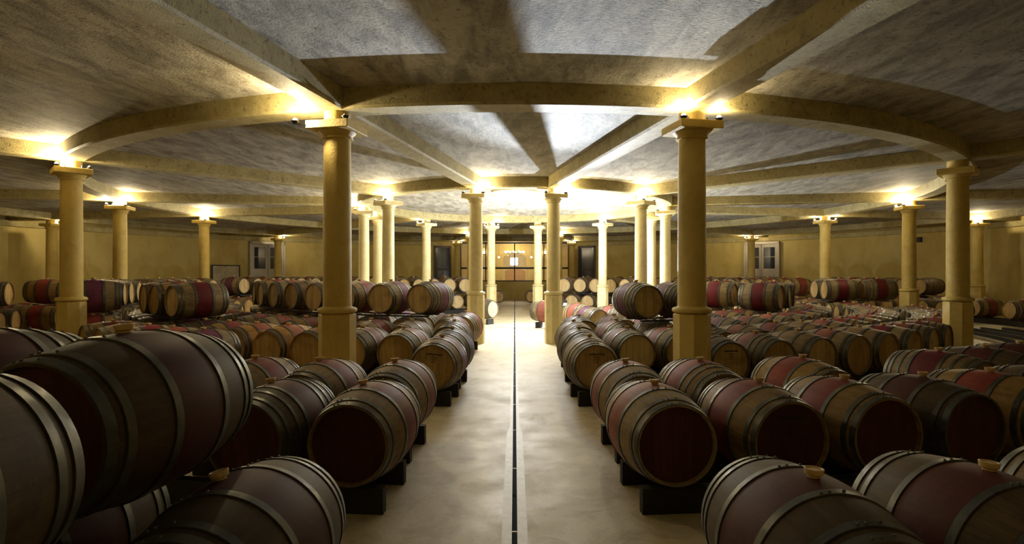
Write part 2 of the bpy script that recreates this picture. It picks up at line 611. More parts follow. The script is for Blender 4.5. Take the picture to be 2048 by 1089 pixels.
CM = [column_meshes(0.165, M['column_pale']), column_meshes(0.182, M['column']), column_meshes(0.20, M['column'])]
RINGNAME = ['inner', 'middle', 'outer']
WHERE = ['beside the near aisle', 'second from the near aisle', 'third from the near aisle', 'third from the far aisle', 'second from the far aisle', 'beside the far aisle']
COLUMNS = {}
COLPOS = []
for ri in range(3):
    for i, a in enumerate(ANG):
        if ri == 2 and i < 3:
            continue
        for s in (-1, 1):
            p = polar(RING[ri], s * a)
            t = thing('column', 'yellow %s-ring column %s, %s of the drain' % (RINGNAME[ri], WHERE[i], 'left' if s < 0 else 'right'), 'column', p, R(s * a), RINGNAME[ri] + ' ring of columns')
            for nm, me in CM[ri]:
                link_obj(nm, me, t)
            COLUMNS[(ri, i, s)] = t
            COLPOS.append((p, (0.165, 0.182, 0.20)[ri] * 1.3))

# ------------------------------------------------------------------ uplights on the capitals
bm = bmesh.new()
ring = lathe_z(bm, [(0.03, 0.0), (0.045, 0.02), (0.048, 0.036), (0.038, 0.036), (0.03, 0.012)], 20)
cap(bm, ring[0])
ME_HOUS = to_mesh('housing', bm, M['black_metal'], 40)
bm = bmesh.new()
bmesh.ops.create_uvsphere(bm, u_segments=14, v_segments=8, radius=0.030)
bmesh.ops.translate(bm, verts=bm.verts[:], vec=(0, 0, 0.040))
ME_BULB = to_mesh('bulb', bm, M['bulb'], 60)
ME_BULB_OFF = ME_BULB.copy()
ME_BULB_OFF.materials.clear()
ME_BULB_OFF.materials.append(M['bulb_off'])
bm = bmesh.new()
box(bm, (0, 0.07, 0.006), (0.02, 0.16, 0.012))
box(bm, (0, 0.145, 0.03), (0.03, 0.012, 0.06))
ME_BRK = to_mesh('bracket', bm, M['black_metal'])


def uplight(ri, i, s, side, reach, power, sd):
    """side: world direction in degrees as seen from the column (0 towards the camera, 90 to the right)"""
    c = COLUMNS[(ri, i, s)].location
    a = s * ANG[i]
    side = a + 45 + 90 * round((side - a - 45) / 90)      # the capital corner nearest that way
    d = Vector((math.sin(R(side)), -math.cos(R(side)), 0))
    p = c + d * (0.53 if power > 3 else 0.345)
    p.z = Z_PLATE + (-0.01 if power > 3 else 0.053)
    label = '%s uplight, %s %s corner, %s-ring capital %s, %s of drain' % ('glowing' if power else 'unlit black', 'front' if d.y < 0 else 'back', 'left' if d.x < 0 else 'right',
                                                                          RINGNAME[ri], WHERE[i].replace('the ', ''), 'left' if s < 0 else 'right')
    t = thing('uplight', label, 'lamp', p, R(side), 'uplights on the column capitals')
    link_obj('housing', ME_HOUS, t)
    link_obj('bracket', ME_BRK, t)
    link_obj('bulb', ME_BULB if power else ME_BULB_OFF, t)
    if power:
        l = bpy.data.lights.new('uplight_lamp', 'SPOT')
        if power > 3 or ri != 1 or i > 0:
            l.type = 'POINT'
            l = bpy.data.lights[l.name]
        else:
            l.spot_size = R(176)
            l.spot_blend = 0.25
        l.energy = LAMP_W * power * (2.6 if ri == 0 else 2.5 if ri == 1 and i > 0 else 1.5 if ri == 2 else 0.85)
        l.color = WARM
        l.shadow_soft_size = 0.028
        lo = bpy.data.objects.new('lamp_light', l)
        COL.objects.link(lo)
        lo.parent = t
        lo.location = (0, 0, 0.094)
        lo.rotation_euler = (PI + R(8), 0, 0)          # thrown up, tipped a little outwards


UP = [  # ring, index, side of drain, direction, reach, power
    (1, 0, -1, -75, 0.25, 3.1), (1, 0, -1, 75, 0.26, 0),
    (1, 0, 1, 10, 0.25, 1.5), (1, 0, 1, 100, 0.25, 1.2),
    (1, 1, -1, -30, 0.25, 1.6), (1, 1, -1, 80, 0.25, 0),
    (1, 2, -1, -60, 0.26, 1.5), (1, 2, -1, 100, 0.26, 1.0),
    (1, 2, 1, -40, 0.26, 2.0), (1, 2, 1, -130, 0.26, 0.8), (1, 2, 1, 80, 0.26, 0),
    (1, 3, -1, 20, 0.25, 2.4), (1, 3, 1, -90, 0.26, 0.8), (1, 3, 1, 70, 0.26, 0.8),
    (1, 1, 1, 120, 0.26, 0),
    (0, 0, -1, 60, 0.26, 1.0), (0, 0, -1, -70, 0.27, 0), (0, 0, 1, 70, 0.26, 1.0), (0, 0, 1, -70, 0.27, 0),
    (0, 1, -1, 0, 0.25, 1.2), (0, 1, -1, -90, 0.27, 0), (0, 1, 1, 20, 0.25, 1.2), (0, 1, 1, 90, 0.27, 0),
    (0, 2, -1, -45, 0.27, 1.8), (0, 2, 1, -40, 0.27, 1.0), (0, 3, -1, -60, 0.27, 1.0), (0, 3, 1, -100, 0.27, 0),
    (0, 4, -1, -80, 0.30, 1.4), (0, 4, -1, 80, 0.27, 0), (0, 4, 1, 0, 0.25, 1.2),
    (0, 5, -1, -90, 0.28, 0.8), (0, 5, -1, 90, 0.28, 0.6), (0, 5, 1, 90, 0.28, 0),
    (2, 3, -1, 80, 0.26, 1.7), (2, 3, 1, -20, 0.25, 2.2),
    (2, 4, -1, 60, 0.27, 1.7), (2, 4, 1, -80, 0.27, 1.7), (2, 4, 1, 60, 0.27, 0.8),
    (2, 5, -1, -80, 0.26, 0.3), (2, 5, -1, 80, 0.26, 0.3), (2, 5, 1, -60, 0.26, 0.4), (2, 5, 1, 70, 0.26, 0.4),
    (1, 5, -1, -60, 0.27, 0.7), (1, 5, 1, 70, 0.27, 1.3),
]
for (ri, i, s, d, reach, pw) in UP:
    uplight(ri, i, s, d, reach, pw, s)

# ------------------------------------------------------------------ the work flood behind the aisle column
def flood(p, label, spill, beam, up):
    t = thing('work_floodlight', label, 'lamp', p)
    bm = bmesh.new()
    lathe_z(bm, [(0.012, 0.02), (0.012, 0.66)], 12)
    for k in range(3):
        box(bm, (0.09 * math.cos(k * 2.094), 0.09 * math.sin(k * 2.094), 0.012), (0.2, 0.02, 0.02), k * 2.094)
    link_obj('stand', to_mesh('stand', bm, M['black_metal'], 40), t)
    bm = bmesh.new()
    box(bm, (0, 0, 0.69), (0.14, 0.09, 0.06))
    link_obj('housing', to_mesh('housing', bm, M['black_metal']), t)
    bm = bmesh.new()
    bmesh.ops.create_uvsphere(bm, u_segments=16, v_segments=10, radius=0.045)
    bmesh.ops.translate(bm, verts=bm.verts[:], vec=(0, 0, 0.75))
    link_obj('bulb', to_mesh('bulb', bm, M['bulb_cool'], 60), t)
    # added light-blocking flap: keeps the low light off the aisle floor and the rows beside it
    bm = bmesh.new()
    for k in range(6):
        az = R(-4 + 11 * k)
        box(bm, (-0.24 * math.sin(az), -0.24 * math.cos(az), 0.832), (0.054, 0.006, 0.10), -az)
    box(bm, (-0.02, -0.10, 0.715), (0.03, 0.26, 0.008), R(-25))
    link_obj('added_flap', to_mesh('added_flap', bm, M['black_metal']), t)
    for nm, kind, pw, size, aim, rad in (('flood_lamp', 'POINT', spill, 0, (0, 0, 1), 0.05), ('flood_beam', 'SPOT', beam, 30, (-0.115, -1.0, 0.175), 0.06), ('flood_up', 'SPOT', up, 168, (0, 0, 1), 0.06)):
        l = bpy.data.lights.new(nm, kind)
        l.energy = FLOOD_W * pw
        l.color = COOL
        l.shadow_soft_size = rad
        if kind == 'SPOT':
            l.spot_size = R(size)
            l.spot_blend = 0.7 if nm == 'flood_beam' else 0.35
        lo = bpy.data.objects.new('lamp_light', l)
        COL.objects.link(lo)
        lo.parent = t
        lo.location = (0, 0, 0.84)
        lo.rotation_euler = Vector(aim).to_track_quat('-Z', 'Y').to_euler()


flood(Vector((1.62, 18.5, 0)), 'bright cool white work floodlight on a stand behind the aisle column', 0.7, 18.0, 2.3)

# round ceiling light over the aisle inside the inner ring
t = thing('ceiling_light', 'round white ceiling light over the aisle just inside the inner ring', 'lamp', (0.02, 16.5, Z_CEIL))
bm = bmesh.new()
ring = lathe_z(bm, [(0.66, 0.0), (0.66, -0.05), (0.60, -0.05), (0.60, -0.02)], 40)
link_obj('rim', to_mesh('rim', bm, M['cream'], 40), t)
bm = bmesh.new()
ring = lathe_z(bm, [(0.60, -0.02), (0.595, -0.035)], 40)
cap(bm, ring[1])
cap(bm, ring[0])
link_obj('diffuser', to_mesh('diffuser', bm, M['ceiling_glow']), t)

# ------------------------------------------------------------------ barrels
BL, BR, HR = 0.46, 0.345, 0.282      # half length, bilge and end radius


def brad(y):
    return BR - (BR - HR) * (abs(y) / BL) ** 1.9


def hoop_bm(y0, w, n, rivets=True, bm=None, mi=0):
    bm = bm or bmesh.new()
    t = 0.006
    a, b = y0 - w / 2, y0 + w / 2
    lathe_y(bm, [(brad(a) - 0.004, a), (brad(a) + t, a), (brad(b) + t, b), (brad(b) - 0.004, b)], n, True, mi)
    if rivets:
        for th in (-0.10, 0.10, -0.2):
            r = brad(y0) + t
            g = bmesh.ops.create_uvsphere(bm, u_segments=6, v_segments=4, radius=0.007)
            bmesh.ops.translate(bm, verts=g['verts'], vec=(r * math.sin(th), y0 + (0.006 if th > 0 else -0.006), r * math.cos(th)))
    return bm


def staves_bm(n, bm=None, mi=0):
    bm = bm or bmesh.new()
    k = 14
    pr = [(HR - 0.018, -BL + 0.036)] + [(HR - 0.011, -BL)] + [(brad(-BL + 2 * BL * i / k), -BL + 2 * BL * i / k) for i in range(k + 1)] + [(HR - 0.011, BL), (HR - 0.018, BL - 0.036)]
    lathe_y(bm, pr, n, False, mi)
    return bm


def head_bm(sy, n, bm=None, mi=0):
    bm = bm or bmesh.new()
    y = sy * (BL - 0.03)
    ring = lathe_y(bm, [(HR - 0.0165, y - sy * 0.012), (HR - 0.0165, y)], n, False, mi)
    cap(bm, ring[1], mi)
    cap(bm, ring[0], mi)
    return bm


def bung_bm(bm=None, mi=0, n=16):
    bm = bm or bmesh.new()
    rings = []
    for r, z in ((0.024, BR - 0.01), (0.026, BR + 0.006), (0.036, BR + 0.012), (0.040, BR + 0.034), (0.034, BR + 0.036), (0.030, BR + 0.031)):
        rings.append([bm.verts.new((r * math.cos(2 * PI * i / n), r * math.sin(2 * PI * i / n), z)) for i in range(n)])
    for a, b in zip(rings, rings[1:]):
        for i in range(n):
            bm.faces.new((a[i], a[(i + 1) % n], b[(i + 1) % n], b[i])).material_index = mi
    cap(bm, rings[-1], mi)
    cap(bm, rings[0], mi)
    return bm


HOOPS = [(-0.438, 0.042), (-0.365, 0.034), (-0.155, 0.036), (0.155, 0.036), (0.365, 0.034), (0.438, 0.042)]
HOOPS8 = [(-0.438, 0.042), (-0.375, 0.030), (-0.265, 0.026), (-0.155, 0.034), (0.155, 0.034), (0.265, 0.026), (0.375, 0.030), (0.438, 0.042)]
ME_STAVE = {}
for lod, n in ((0, 56), (1, 30)):
    for k, (nm, m) in enumerate(STAVES):
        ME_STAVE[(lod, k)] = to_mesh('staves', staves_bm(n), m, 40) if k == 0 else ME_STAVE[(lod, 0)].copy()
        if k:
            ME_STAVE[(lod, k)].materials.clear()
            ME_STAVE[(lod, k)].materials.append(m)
ME_HEAD = {}
for sy in (-1, 1):
    for k, m in enumerate(HEADS):
        ME_HEAD[(sy, k)] = to_mesh('head', head_bm(sy, 40), m, 40)
ME_HOOP = {}
for lod, n in ((0, 56), (1, 30)):
    for y, wdt in HOOPS + HOOPS8:
        if (lod, y, wdt) not in ME_HOOP:
            ME_HOOP[(lod, y, wdt)] = to_mesh('hoop', hoop_bm(y, wdt, n, lod == 0), M['hoop'], 40)
ME_BUNG = {0: to_mesh('bung', bung_bm(), M['bung'], 40), 1: to_mesh('bung', bung_bm(n=8), M['bung'], 40)}


def far_mesh(k, h):
    bm = bmesh.new()
    staves_bm(22, bm, 0)
    for sy in (-1, 1):
        head_bm(sy, 22, bm, 1)
    for y, wdt in HOOPS:
        hoop_bm(y, wdt, 22, False, bm, 2)
    bung_bm(bm, 3, 6)
    return to_mesh('wine_barrel', bm, [STAVES[k][1], HEADS[h], M['hoop'], M['bung']], 40)


ME_FAR = {}

Z0 = 0.525


def stamp_mesh():
    bm = bmesh.new()
    y = -(BL - 0.03) - 0.002
    rnd = random.Random(3)
    for row, (z, wd, h) in enumerate(((0.165, 0.20, 0.024), (0.125, 0.06, 0.013), (0.095, 0.065, 0.013), (0.065, 0.05, 0.013))):
        x = -wd / 2
        while x < wd / 2:
            g = rnd.uniform(0.006, 0.018)
            box(bm, (x + g / 2, y, z + rnd.uniform(-0.003, 0.003)), (g, 0.002, h * rnd.uniform(0.6, 1.0)))
            x += g + rnd.uniform(0.003, 0.006)
    return to_mesh('stencil_mark', bm, M['stamp'])


ME_STAMP = stamp_mesh()
BARRELS = []


def hits_column(p, yaw):
    u = Vector((math.sin(yaw), math.cos(yaw)))
    for c, rc in COLPOS:
        d = Vector((c.x - p.x, c.y - p.y))
        along = d.dot(u)
        side = abs(d.x * u.y - d.y * u.x)
        if abs(along) < BL + rc * 0.8 and side < brad(min(BL, abs(along))) + rc + 0.02:
            return True
    return False


def barrel(p, yaw, kind, head, label, group, roll=0.0, hoops=None, stamp=False):
    """p: axis centre; yaw: the axis direction, clockwise from straight ahead; local -y end faces outward (towards the camera side)"""
    dist = p.y
    rot = (0, roll, -yaw)
    if dist > 23.5:
        key = (kind, head)
        if key not in ME_FAR:
            ME_FAR[key] = far_mesh(*key)
        o = link_obj('wine_barrel', ME_FAR[key])
        tag(o, label, 'barrel', group)
        o.location = p
        o.rotation_euler = rot
        return o
    lod = 0 if dist < 12.5 else 1
    t = thing('wine_barrel', label, 'barrel', p, 0, group)
    t.rotation_euler = rot
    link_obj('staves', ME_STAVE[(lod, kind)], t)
    for sy in (-1, 1):
        hd = link_obj('head', ME_HEAD[(sy, head)], t)
    for y, wdt in (hoops or HOOPS):
        link_obj('hoop', ME_HOOP[(lod, y, wdt)], t)
    link_obj('bung', ME_BUNG[lod], t)
    if stamp:
        o = link_obj('stencil_mark', ME_STAMP, t)
        o['label'] = 'dark faded stencil on the barrel head'
    BARRELS.append(t)
    return t


USED = {}


def rails(r, side, angs, pitch, z0, z1, what):
    """two timber rails under each unbroken run of barrels"""
    runs, cur = [], [angs[0]]
    for a in angs[1:]:
        if a - cur[-1] > 1.9 * pitch:
            runs.append(cur)
            cur = []
        cur.append(a)
    runs.append(cur)
    for k, run in enumerate(runs):
        ext = math.degrees((0.20 if z0 < 0.1 else 0.06) / r)
        for nm, dr in (('outer', 0.29), ('inner', -0.29)):
            bm = bmesh.new()
            rr = r + dr
            hw = 0.04
            sweep_arc(bm, side * (run[0] - ext), side * (run[-1] + ext), [(rr - hw, z0), (rr + hw, z0), (rr + hw, z1), (rr - hw, z1)], 2.5)
            o = link_obj('barrel_rail', to_mesh('barrel_rail', bm, M['rail']))
            tag(o, 'dark %s rail under %s%s' % (nm, what, '' if len(runs) == 1 else ', %s stretch' % ordinal(k + 1)), 'rail', 'timber rails under the barrels')


def row(side, r, tier, angs, desc, anchor='aisle', kinds=None, head=None, dz=0.70, over=None, rail=True):
    r = r * S
    rnd = random.Random('%s%s%s' % (side, desc, tier))
    z = Z0 + (dz if tier else 0.0)
    sname = 'left' if side < 0 else 'right'
    what = '%s %s of drain' % (desc, sname)
    good = []
    n = 0
    for a in angs:
        ov = (over or {}).get(a, {})
        p = polar(r + rnd.uniform(-0.012, 0.012) + ov.get('dr', 0), side * a + rnd.uniform(-0.03, 0.03), z)
        yaw = -R(side * a + rnd.uniform(-0.8, 0.8))
        yaw = yaw + R(ov.get('yaw', 0.0))
        if hits_column(p, yaw):
            continue
        n += 1
        k = ov.get('kind')
        if k is None:
            k = rnd.choice(kinds or [0, 0, 0, 1, 1, 2, 4, 5, 6])
        h = ov.get('head', head if head is not None else rnd.choice([0, 0, 0, 2]))
        hp = HOOPS8 if ov.get('hoops8', rnd.random() < 0.2) else HOOPS
        lab = '%s, %s from %s, %s' % (STAVES[k][0], ordinal(n), anchor, what)
        barrel(p, yaw, k, h, lab, 'barrels of the ' + what, R(ov.get('roll', rnd.uniform(-6, 6))), hp, ov.get('stamp', False))
        good.append(a)
    if good and rail:
        pitch = math.degrees(0.76 / r)
        if tier == 0:
            rails(r, side, good, pitch, 0.0, 0.187, what)
        elif dz > 0.65:
            rails(r, side, good, pitch, Z0 + 0.337, Z0 + dz - 0.337, what)


def steps(a0, a1, st):
    out = []
    while a0 <= a1 + 1e-6:
        out.append(round(a0, 2))
        a0 += st
    return out


L_, R_ = -1, 1
PURP, DARK, ORNG, PLAIN, PINK, RED, BURG = 5, 2, 3, 4, 1, 0, 6
# --- nearest rows
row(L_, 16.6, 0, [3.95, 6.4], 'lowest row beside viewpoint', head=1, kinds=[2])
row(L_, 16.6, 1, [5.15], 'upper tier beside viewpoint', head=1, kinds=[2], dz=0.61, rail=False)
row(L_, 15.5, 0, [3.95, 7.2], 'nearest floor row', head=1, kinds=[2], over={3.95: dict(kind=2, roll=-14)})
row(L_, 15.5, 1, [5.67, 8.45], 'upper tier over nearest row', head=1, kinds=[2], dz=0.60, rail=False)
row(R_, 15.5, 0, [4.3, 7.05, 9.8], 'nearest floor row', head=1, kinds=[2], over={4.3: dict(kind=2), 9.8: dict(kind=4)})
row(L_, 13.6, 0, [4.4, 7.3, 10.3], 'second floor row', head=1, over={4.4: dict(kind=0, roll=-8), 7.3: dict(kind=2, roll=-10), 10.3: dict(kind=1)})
row(R_, 13.6, 0, [4.3, 7.5, 10.5, 13.4, 16.6, 19.8, 22.8], 'second floor row', head=1,
    over={4.3: dict(kind=1), 7.5: dict(kind=0, stamp=True), 10.5: dict(kind=0), 13.4: dict(kind=2), 16.6: dict(kind=0), 19.8: dict(kind=2), 22.8: dict(kind=2)})
row(L_, 12.56, 0, [4.8, 8.0, 11.2], 'third floor row', head=0, over={4.8: dict(kind=0), 8.0: dict(kind=0), 11.2: dict(kind=0)})
row(R_, 12.56, 0, [4.7, 7.9, 12.5, 20.5, 24.0, 27.3], 'third floor row', head=0,
    over={4.7: dict(kind=0), 7.9: dict(kind=0), 12.5: dict(kind=0), 20.5: dict(kind=6, hoops8=True), 24.0: dict(kind=2), 27.3: dict(kind=2)})
# --- around the near columns
row(L_, 10.47, 0, [5.15, 8.85, 25.2, 28.95, 32.7, 36.45, 40.2], 'fourth floor row', over={5.15: dict(kind=0, head=0, stamp=True), 8.85: dict(kind=0, head=0, dr=-0.05)})
row(L_, 10.47, 1, [50.8], 'upper tier over fourth row', kinds=[5], dz=0.735)
row(L_, 10.47, 0, steps(50.8, 116, 4.1), 'floor row by far wall', 'near end')
row(L_, 10.47, 1, steps(56.95, 99, 4.1), 'upper tier by far wall', 'near end', kinds=[1, 0, 4], head=2)
row(L_, 10.47, 1, steps(102.6, 165, 3.9), 'far upper tier', 'near end', kinds=[0, 4, 1, 5], head=2, dz=0.735)
row(R_, 10.47, 0, [5.15, 8.85, 14.3] + steps(18.1, 74, 3.8), 'fourth floor row', over={5.15: dict(kind=4, head=0, stamp=True, hoops8=True), 8.85: dict(kind=1, head=1, dr=-0.05), 14.3: dict(kind=4, head=0, stamp=True)})
row(R_, 10.47, 1, steps(83.5, 92, 4.1), 'upper tier by far wall', 'near end', kinds=[6])
row(R_, 10.47, 1, steps(98, 166, 3.9), 'far upper tier', 'near end', kinds=[0, 4, 1, 6], head=0)
row(L_, 9.42, 0, [5.6, 9.7] + steps(13.8, 125, 4.1), 'fifth floor row',
    over={5.6: dict(kind=2, head=0), 9.7: dict(kind=1), 13.8: dict(kind=1), 17.9: dict(kind=3, head=0), 22.0: dict(kind=3, head=0), 26.1: dict(kind=3, head=0)})
row(L_, 9.42, 1, [36.35, 40.45, 44.55], 'upper tier over fifth row', kinds=[0], over={36.35: dict(kind=6, head=0)})
row(R_, 9.42, 0, [5.85, 10.0] + steps(14.1, 73, 4.1) + steps(77.3, 124, 4.1), 'fifth floor row', over={5.85: dict(kind=4, hoops8=True), 14.1: dict(kind=1)})
row(R_, 9.42, 1, [83.45, 87.55], 'upper tier over fifth row', 'near end', head=0, over={83.45: dict(kind=6)})
row(L_, 8.1, 0, [7.3, 12.5, 17.7] + steps(22.9, 75, 5.2), 'sixth floor row')
row(R_, 8.1, 0, [7.2, 12.4, 17.6] + steps(22.8, 75, 5.2), 'sixth floor row', over={7.2: dict(kind=4, head=1), 12.4: dict(kind=0, hoops8=True, head=0)})
row(R_, 8.1, 1, [15.0, 20.2], 'upper tier over sixth row', kinds=[5], over={15.0: dict(kind=5, head=0, hoops8=True), 20.2: dict(kind=5, head=0)})
row(L_, 6.95, 0, [9.9, 16.5, 23.1, 29.7] + steps(36.15, 118, 6.3), 'seventh floor row')
row(L_, 6.95, 1, [13.2, 19.9, 26.4] + steps(33.0, 58.5, 6.3), 'upper tier over seventh row', kinds=[0, 4, 1], head=0, over={13.2: dict(kind=5, yaw=9, hoops8=True), 19.9: dict(kind=5), 26.4: dict(kind=0)})
row(R_, 6.95, 0, steps(10.0, 118, 6.1), 'seventh floor row', over={10.0: dict(kind=2), 16.1: dict(kind=0, hoops8=True)})
row(R_, 7.3, 1, [49.4, 55.6, 61.8], 'upper tier over seventh row', 'near end', kinds=[6], head=0, dz=0.64, rail=False)
row(L_, 5.85, 0, [9.9, 17.2, 24.5, 31.8], 'eighth floor row', over={9.9: dict(kind=0, hoops8=True)})
row(R_, 6.2, 1, [51.6, 58.8], 'upper tier over eighth row', 'near end', kinds=[6], head=0, dz=0.66, rail=False)
row(R_, 5.85, 0, [48.0, 55.2, 62.4], 'eighth floor row', 'near end')
row(R_, 4.15, 0, [26.0, 35.6], 'small group inside inner ring', kinds=[5, 1])
row(R_, 2.85, 0, [37.0], 'lone barrel beside floodlight', kinds=[1], head=2)
# --- side and far rows
row(L_, 13.5, 0, [79.0, 81.9, 84.8, 87.7, 90.6], 'outermost floor row by wall', 'near end', head=0)
row(L_, 12.9, 0, [61.4, 64.6, 67.8, 71.0], 'outer floor row by wall', 'near end', head=0, kinds=[0, 2])
row(L_, 12.9, 1, [63.0, 66.2, 69.4], 'outer upper tier by wall', 'near end', head=0, kinds=[0, 2])
row(L_, 12.4, 0, [75.3, 78.7], 'short floor row by wall', 'near end', head=0, kinds=[0])
row(L_, 12.4, 1, [77.0], 'short upper tier by wall', 'near end', head=0, kinds=[0])
row(R_, 15.5, 0, [86.0, 89.6, 94.5, 98.0] + steps(101, 119, 2.9), 'outermost floor row by wall', 'near end', head=0)
row(R_, 15.5, 1, steps(102.45, 119, 2.9), 'outermost upper tier by wall', 'near end', head=0, kinds=[2, 4])
row(R_, 13.5, 0, steps(90, 118, 3.3), 'outer floor row by wall', 'near end', head=0)
row(R_, 13.3, 1, steps(122, 166, 3.4), 'outer far upper tier', 'near end', kinds=[0, 2, 4])
row(L_, 13.3, 1, steps(126, 166, 3.4), 'outer far upper tier', 'near end', kinds=[0, 2, 4])
row(L_, 6.1, 1, steps(133.4, 161, 6.6), 'upper tier beyond inner ring', 'near end', kinds=[4, 1], head=2)
row(R_, 6.1, 1, steps(133.4, 161, 6.6), 'upper tier beyond inner ring', 'near end', kinds=[4, 1], head=2)
row(L_, 6.1, 0, steps(130.1, 165, 6.6), 'floor row beyond inner ring', 'near end', kinds=[4, 1], head=2)
row(R_, 6.1, 0, steps(130.1, 165, 6.6), 'floor row beyond inner ring', 'near end', kinds=[4, 1], head=2)
row(L_, 10.9, 0, [175.6, 171.6], 'last row before glazing', kinds=[2], head=0)
row(R_, 10.9, 0, [175.6, 171.6], 'last row before glazing', kinds=[2], head=0)
row(L_, 1.25, 0, [126.0], 'lone barrel at hall centre', kinds=[1], head=2)
row(R_, 1.2, 0, [52.0], 'lone barrel at hall centre', kinds=[1], head=2)
row(R_, 4.9, 0, [168.9], 'lone barrel past hall centre', kinds=[1], head=2)

# --- empty rails and kerb on the bare floor to the right
for k, rr in enumerate((13.45 - 0.3, 13.45 + 0.3, 14.53 - 0.3, 14.53 + 0.3)):
    bm = bmesh.new()
    sweep_arc(bm, 47, 84, [(rr - 0.05, 0.0), (rr + 0.05, 0.0), (rr + 0.05, 0.1), (rr - 0.05, 0.1)], 2)
    tag(link_obj('barrel_rail', to_mesh('barrel_rail', bm, M['rail'])), 'empty dark rail on bare floor beyond column, %s counted outward' % ordinal(k + 1), 'rail', 'empty rails on the bare floor')
bm = bmesh.new()
sweep_arc(bm, 40, 86, [(12.75, 0.0), (12.9, 0.0), (12.9, 0.06), (12.75, 0.06)], 2)
tag(link_obj('floor_kerb', to_mesh('floor_kerb', bm, M['kerb'])), 'low pale curved kerb on the bare floor by the right column', 'kerb')


# ------------------------------------------------------------------ doors, board, glazing
def wall_door(n, a, label):
    """white double door with dark upper panes on the curved wall"""
    p = polar(R_WALL - 0.24, a)
    t = bpy.data.objects.new('door_%d' % n, None)
    COL.objects.link(t)
    t.location = p
    t.rotation_euler = (0, 0, R(a) + PI)
    structure(t, label, 'door')
    W, H = 2.0, 3.55
    bm = bmesh.new()
    for sx in (-1, 1):
        box(bm, (sx * (W / 2 - 0.06), 0, H / 2), (0.12, 0.16, H))
    box(bm, (0, 0, H - 0.07), (W, 0.16, 0.14))
    link_obj('door_frame', to_mesh('door_frame', bm, M['door_white']), t)
    for sx in (-1, 1):
        bm = bmesh.new()
        x0 = sx * 0.445
        for dx in (-0.375, 0.375):
            box(bm, (x0 + dx, 0, 1.7), (0.12, 0.07, 3.36))
        for zz, hh in ((0.12, 0.22), (1.80, 0.42), (3.31, 0.16)):
            box(bm, (x0, 0, zz), (0.87, 0.065, hh))
        box(bm, (x0, 0, 2.68), (0.66, 0.05, 0.035))
        lf = link_obj('door_leaf', to_mesh('door_leaf', bm, M['door_white']), t)
        bm = bmesh.new()
        box(bm, (x0, 0, 2.62), (0.66, 0.02, 1.24))
        link_obj('pane', to_mesh('pane', bm, M['night_glass']), lf)
        bm = bmesh.new()
        box(bm, (x0, 0, 0.91), (0.66, 0.03, 1.38))
        link_obj('panel', to_mesh('panel', bm, M['door_panel']), lf)
        if sx > 0:
            bm = bmesh.new()
            box(bm, (x0 - 0.38, 0.05, 1.75), (0.03, 0.05, 0.22))
            link_obj('handle', to_mesh('handle', bm, M['black_metal']), lf)


wall_door(1, -135.0, 'grey-white double door with dark panes in the left wall')
wall_door(2, 135.0, 'grey-white double door with dark panes in the right wall')


def dark_door(n, a, label):
    p = polar(R_WALL - 0.10, a)
    t = bpy.data.objects.new('door_%d' % n, None)
    COL.objects.link(t)
    t.location = p
    t.rotation_euler = (0, 0, R(a) + PI)
    structure(t, label, 'door')
    W, H = 1.15, 3.58
    bm = bmesh.new()
    for sx in (-1, 1):
        box(bm, (sx * (W / 2 - 0.06), 0, H / 2), (0.12, 0.12, H))
    box(bm, (0, 0, H - 0.06), (W, 0.12, 0.12))
    box(bm, (0, 0, 2.02), (W, 0.11, 0.12))
    box(bm, (0, 0, 0.15), (W, 0.11, 0.3))
    link_obj('door_frame', to_mesh('door_frame', bm, M['door_dark']), t)
    for z0, z1 in ((0.3, 1.96), (2.08, 3.46)):
        bm = bmesh.new()
        box(bm, (0, 0, (z0 + z1) / 2), (W - 0.24, 0.02, z1 - z0))
        link_obj('pane', to_mesh('pane', bm, M['night_glass']), t)


dark_door(3, -166.2, 'dark timber glazed door to the left of the glazing')
dark_door(4, 166.2, 'dark timber glazed door to the right of the glazing')

# leaning board
t = thing('framed_board', 'stained pale board in a dark frame leaning on the left wall', 'board', polar(R_WALL - 0.32, -128.3), R(-128.3) + PI)
bm = bmesh.new()
box(bm, (0, 0, 1.1), (1.42, 0.02, 2.1))
bd = link_obj('panel', to_mesh('panel', bm, M['board']), t)
bm = bmesh.new()
for sx in (-1, 1):
    box(bm, (sx * 0.73, 0, 1.1), (0.06, 0.05, 2.2))
for zz in (0.03, 2.17):
    box(bm, (0, 0, zz), (1.46, 0.05, 0.06))
link_obj('frame', to_mesh('frame', bm, M['black_metal']), t)

# small dark fitting on the right wall
pf = polar(R_WALL - 0.05, 112.5)
t = thing('wall_fitting', 'small dark fan fitting high on the right wall above a stain', 'fitting', (pf.x, pf.y, 3.3), R(112.5) + PI)
bm = bmesh.new()
box(bm, (0, 0, 0), (0.26, 0.12, 0.24))
link_obj('base', to_mesh('base', bm, M['black_metal']), t)
bm = bmesh.new()
box(bm, (0.05, 0.12, 0.08), (0.95, 0.1, 0.05), 0.2)
link_obj('arm', to_mesh('arm', bm, M['black_metal']), t)

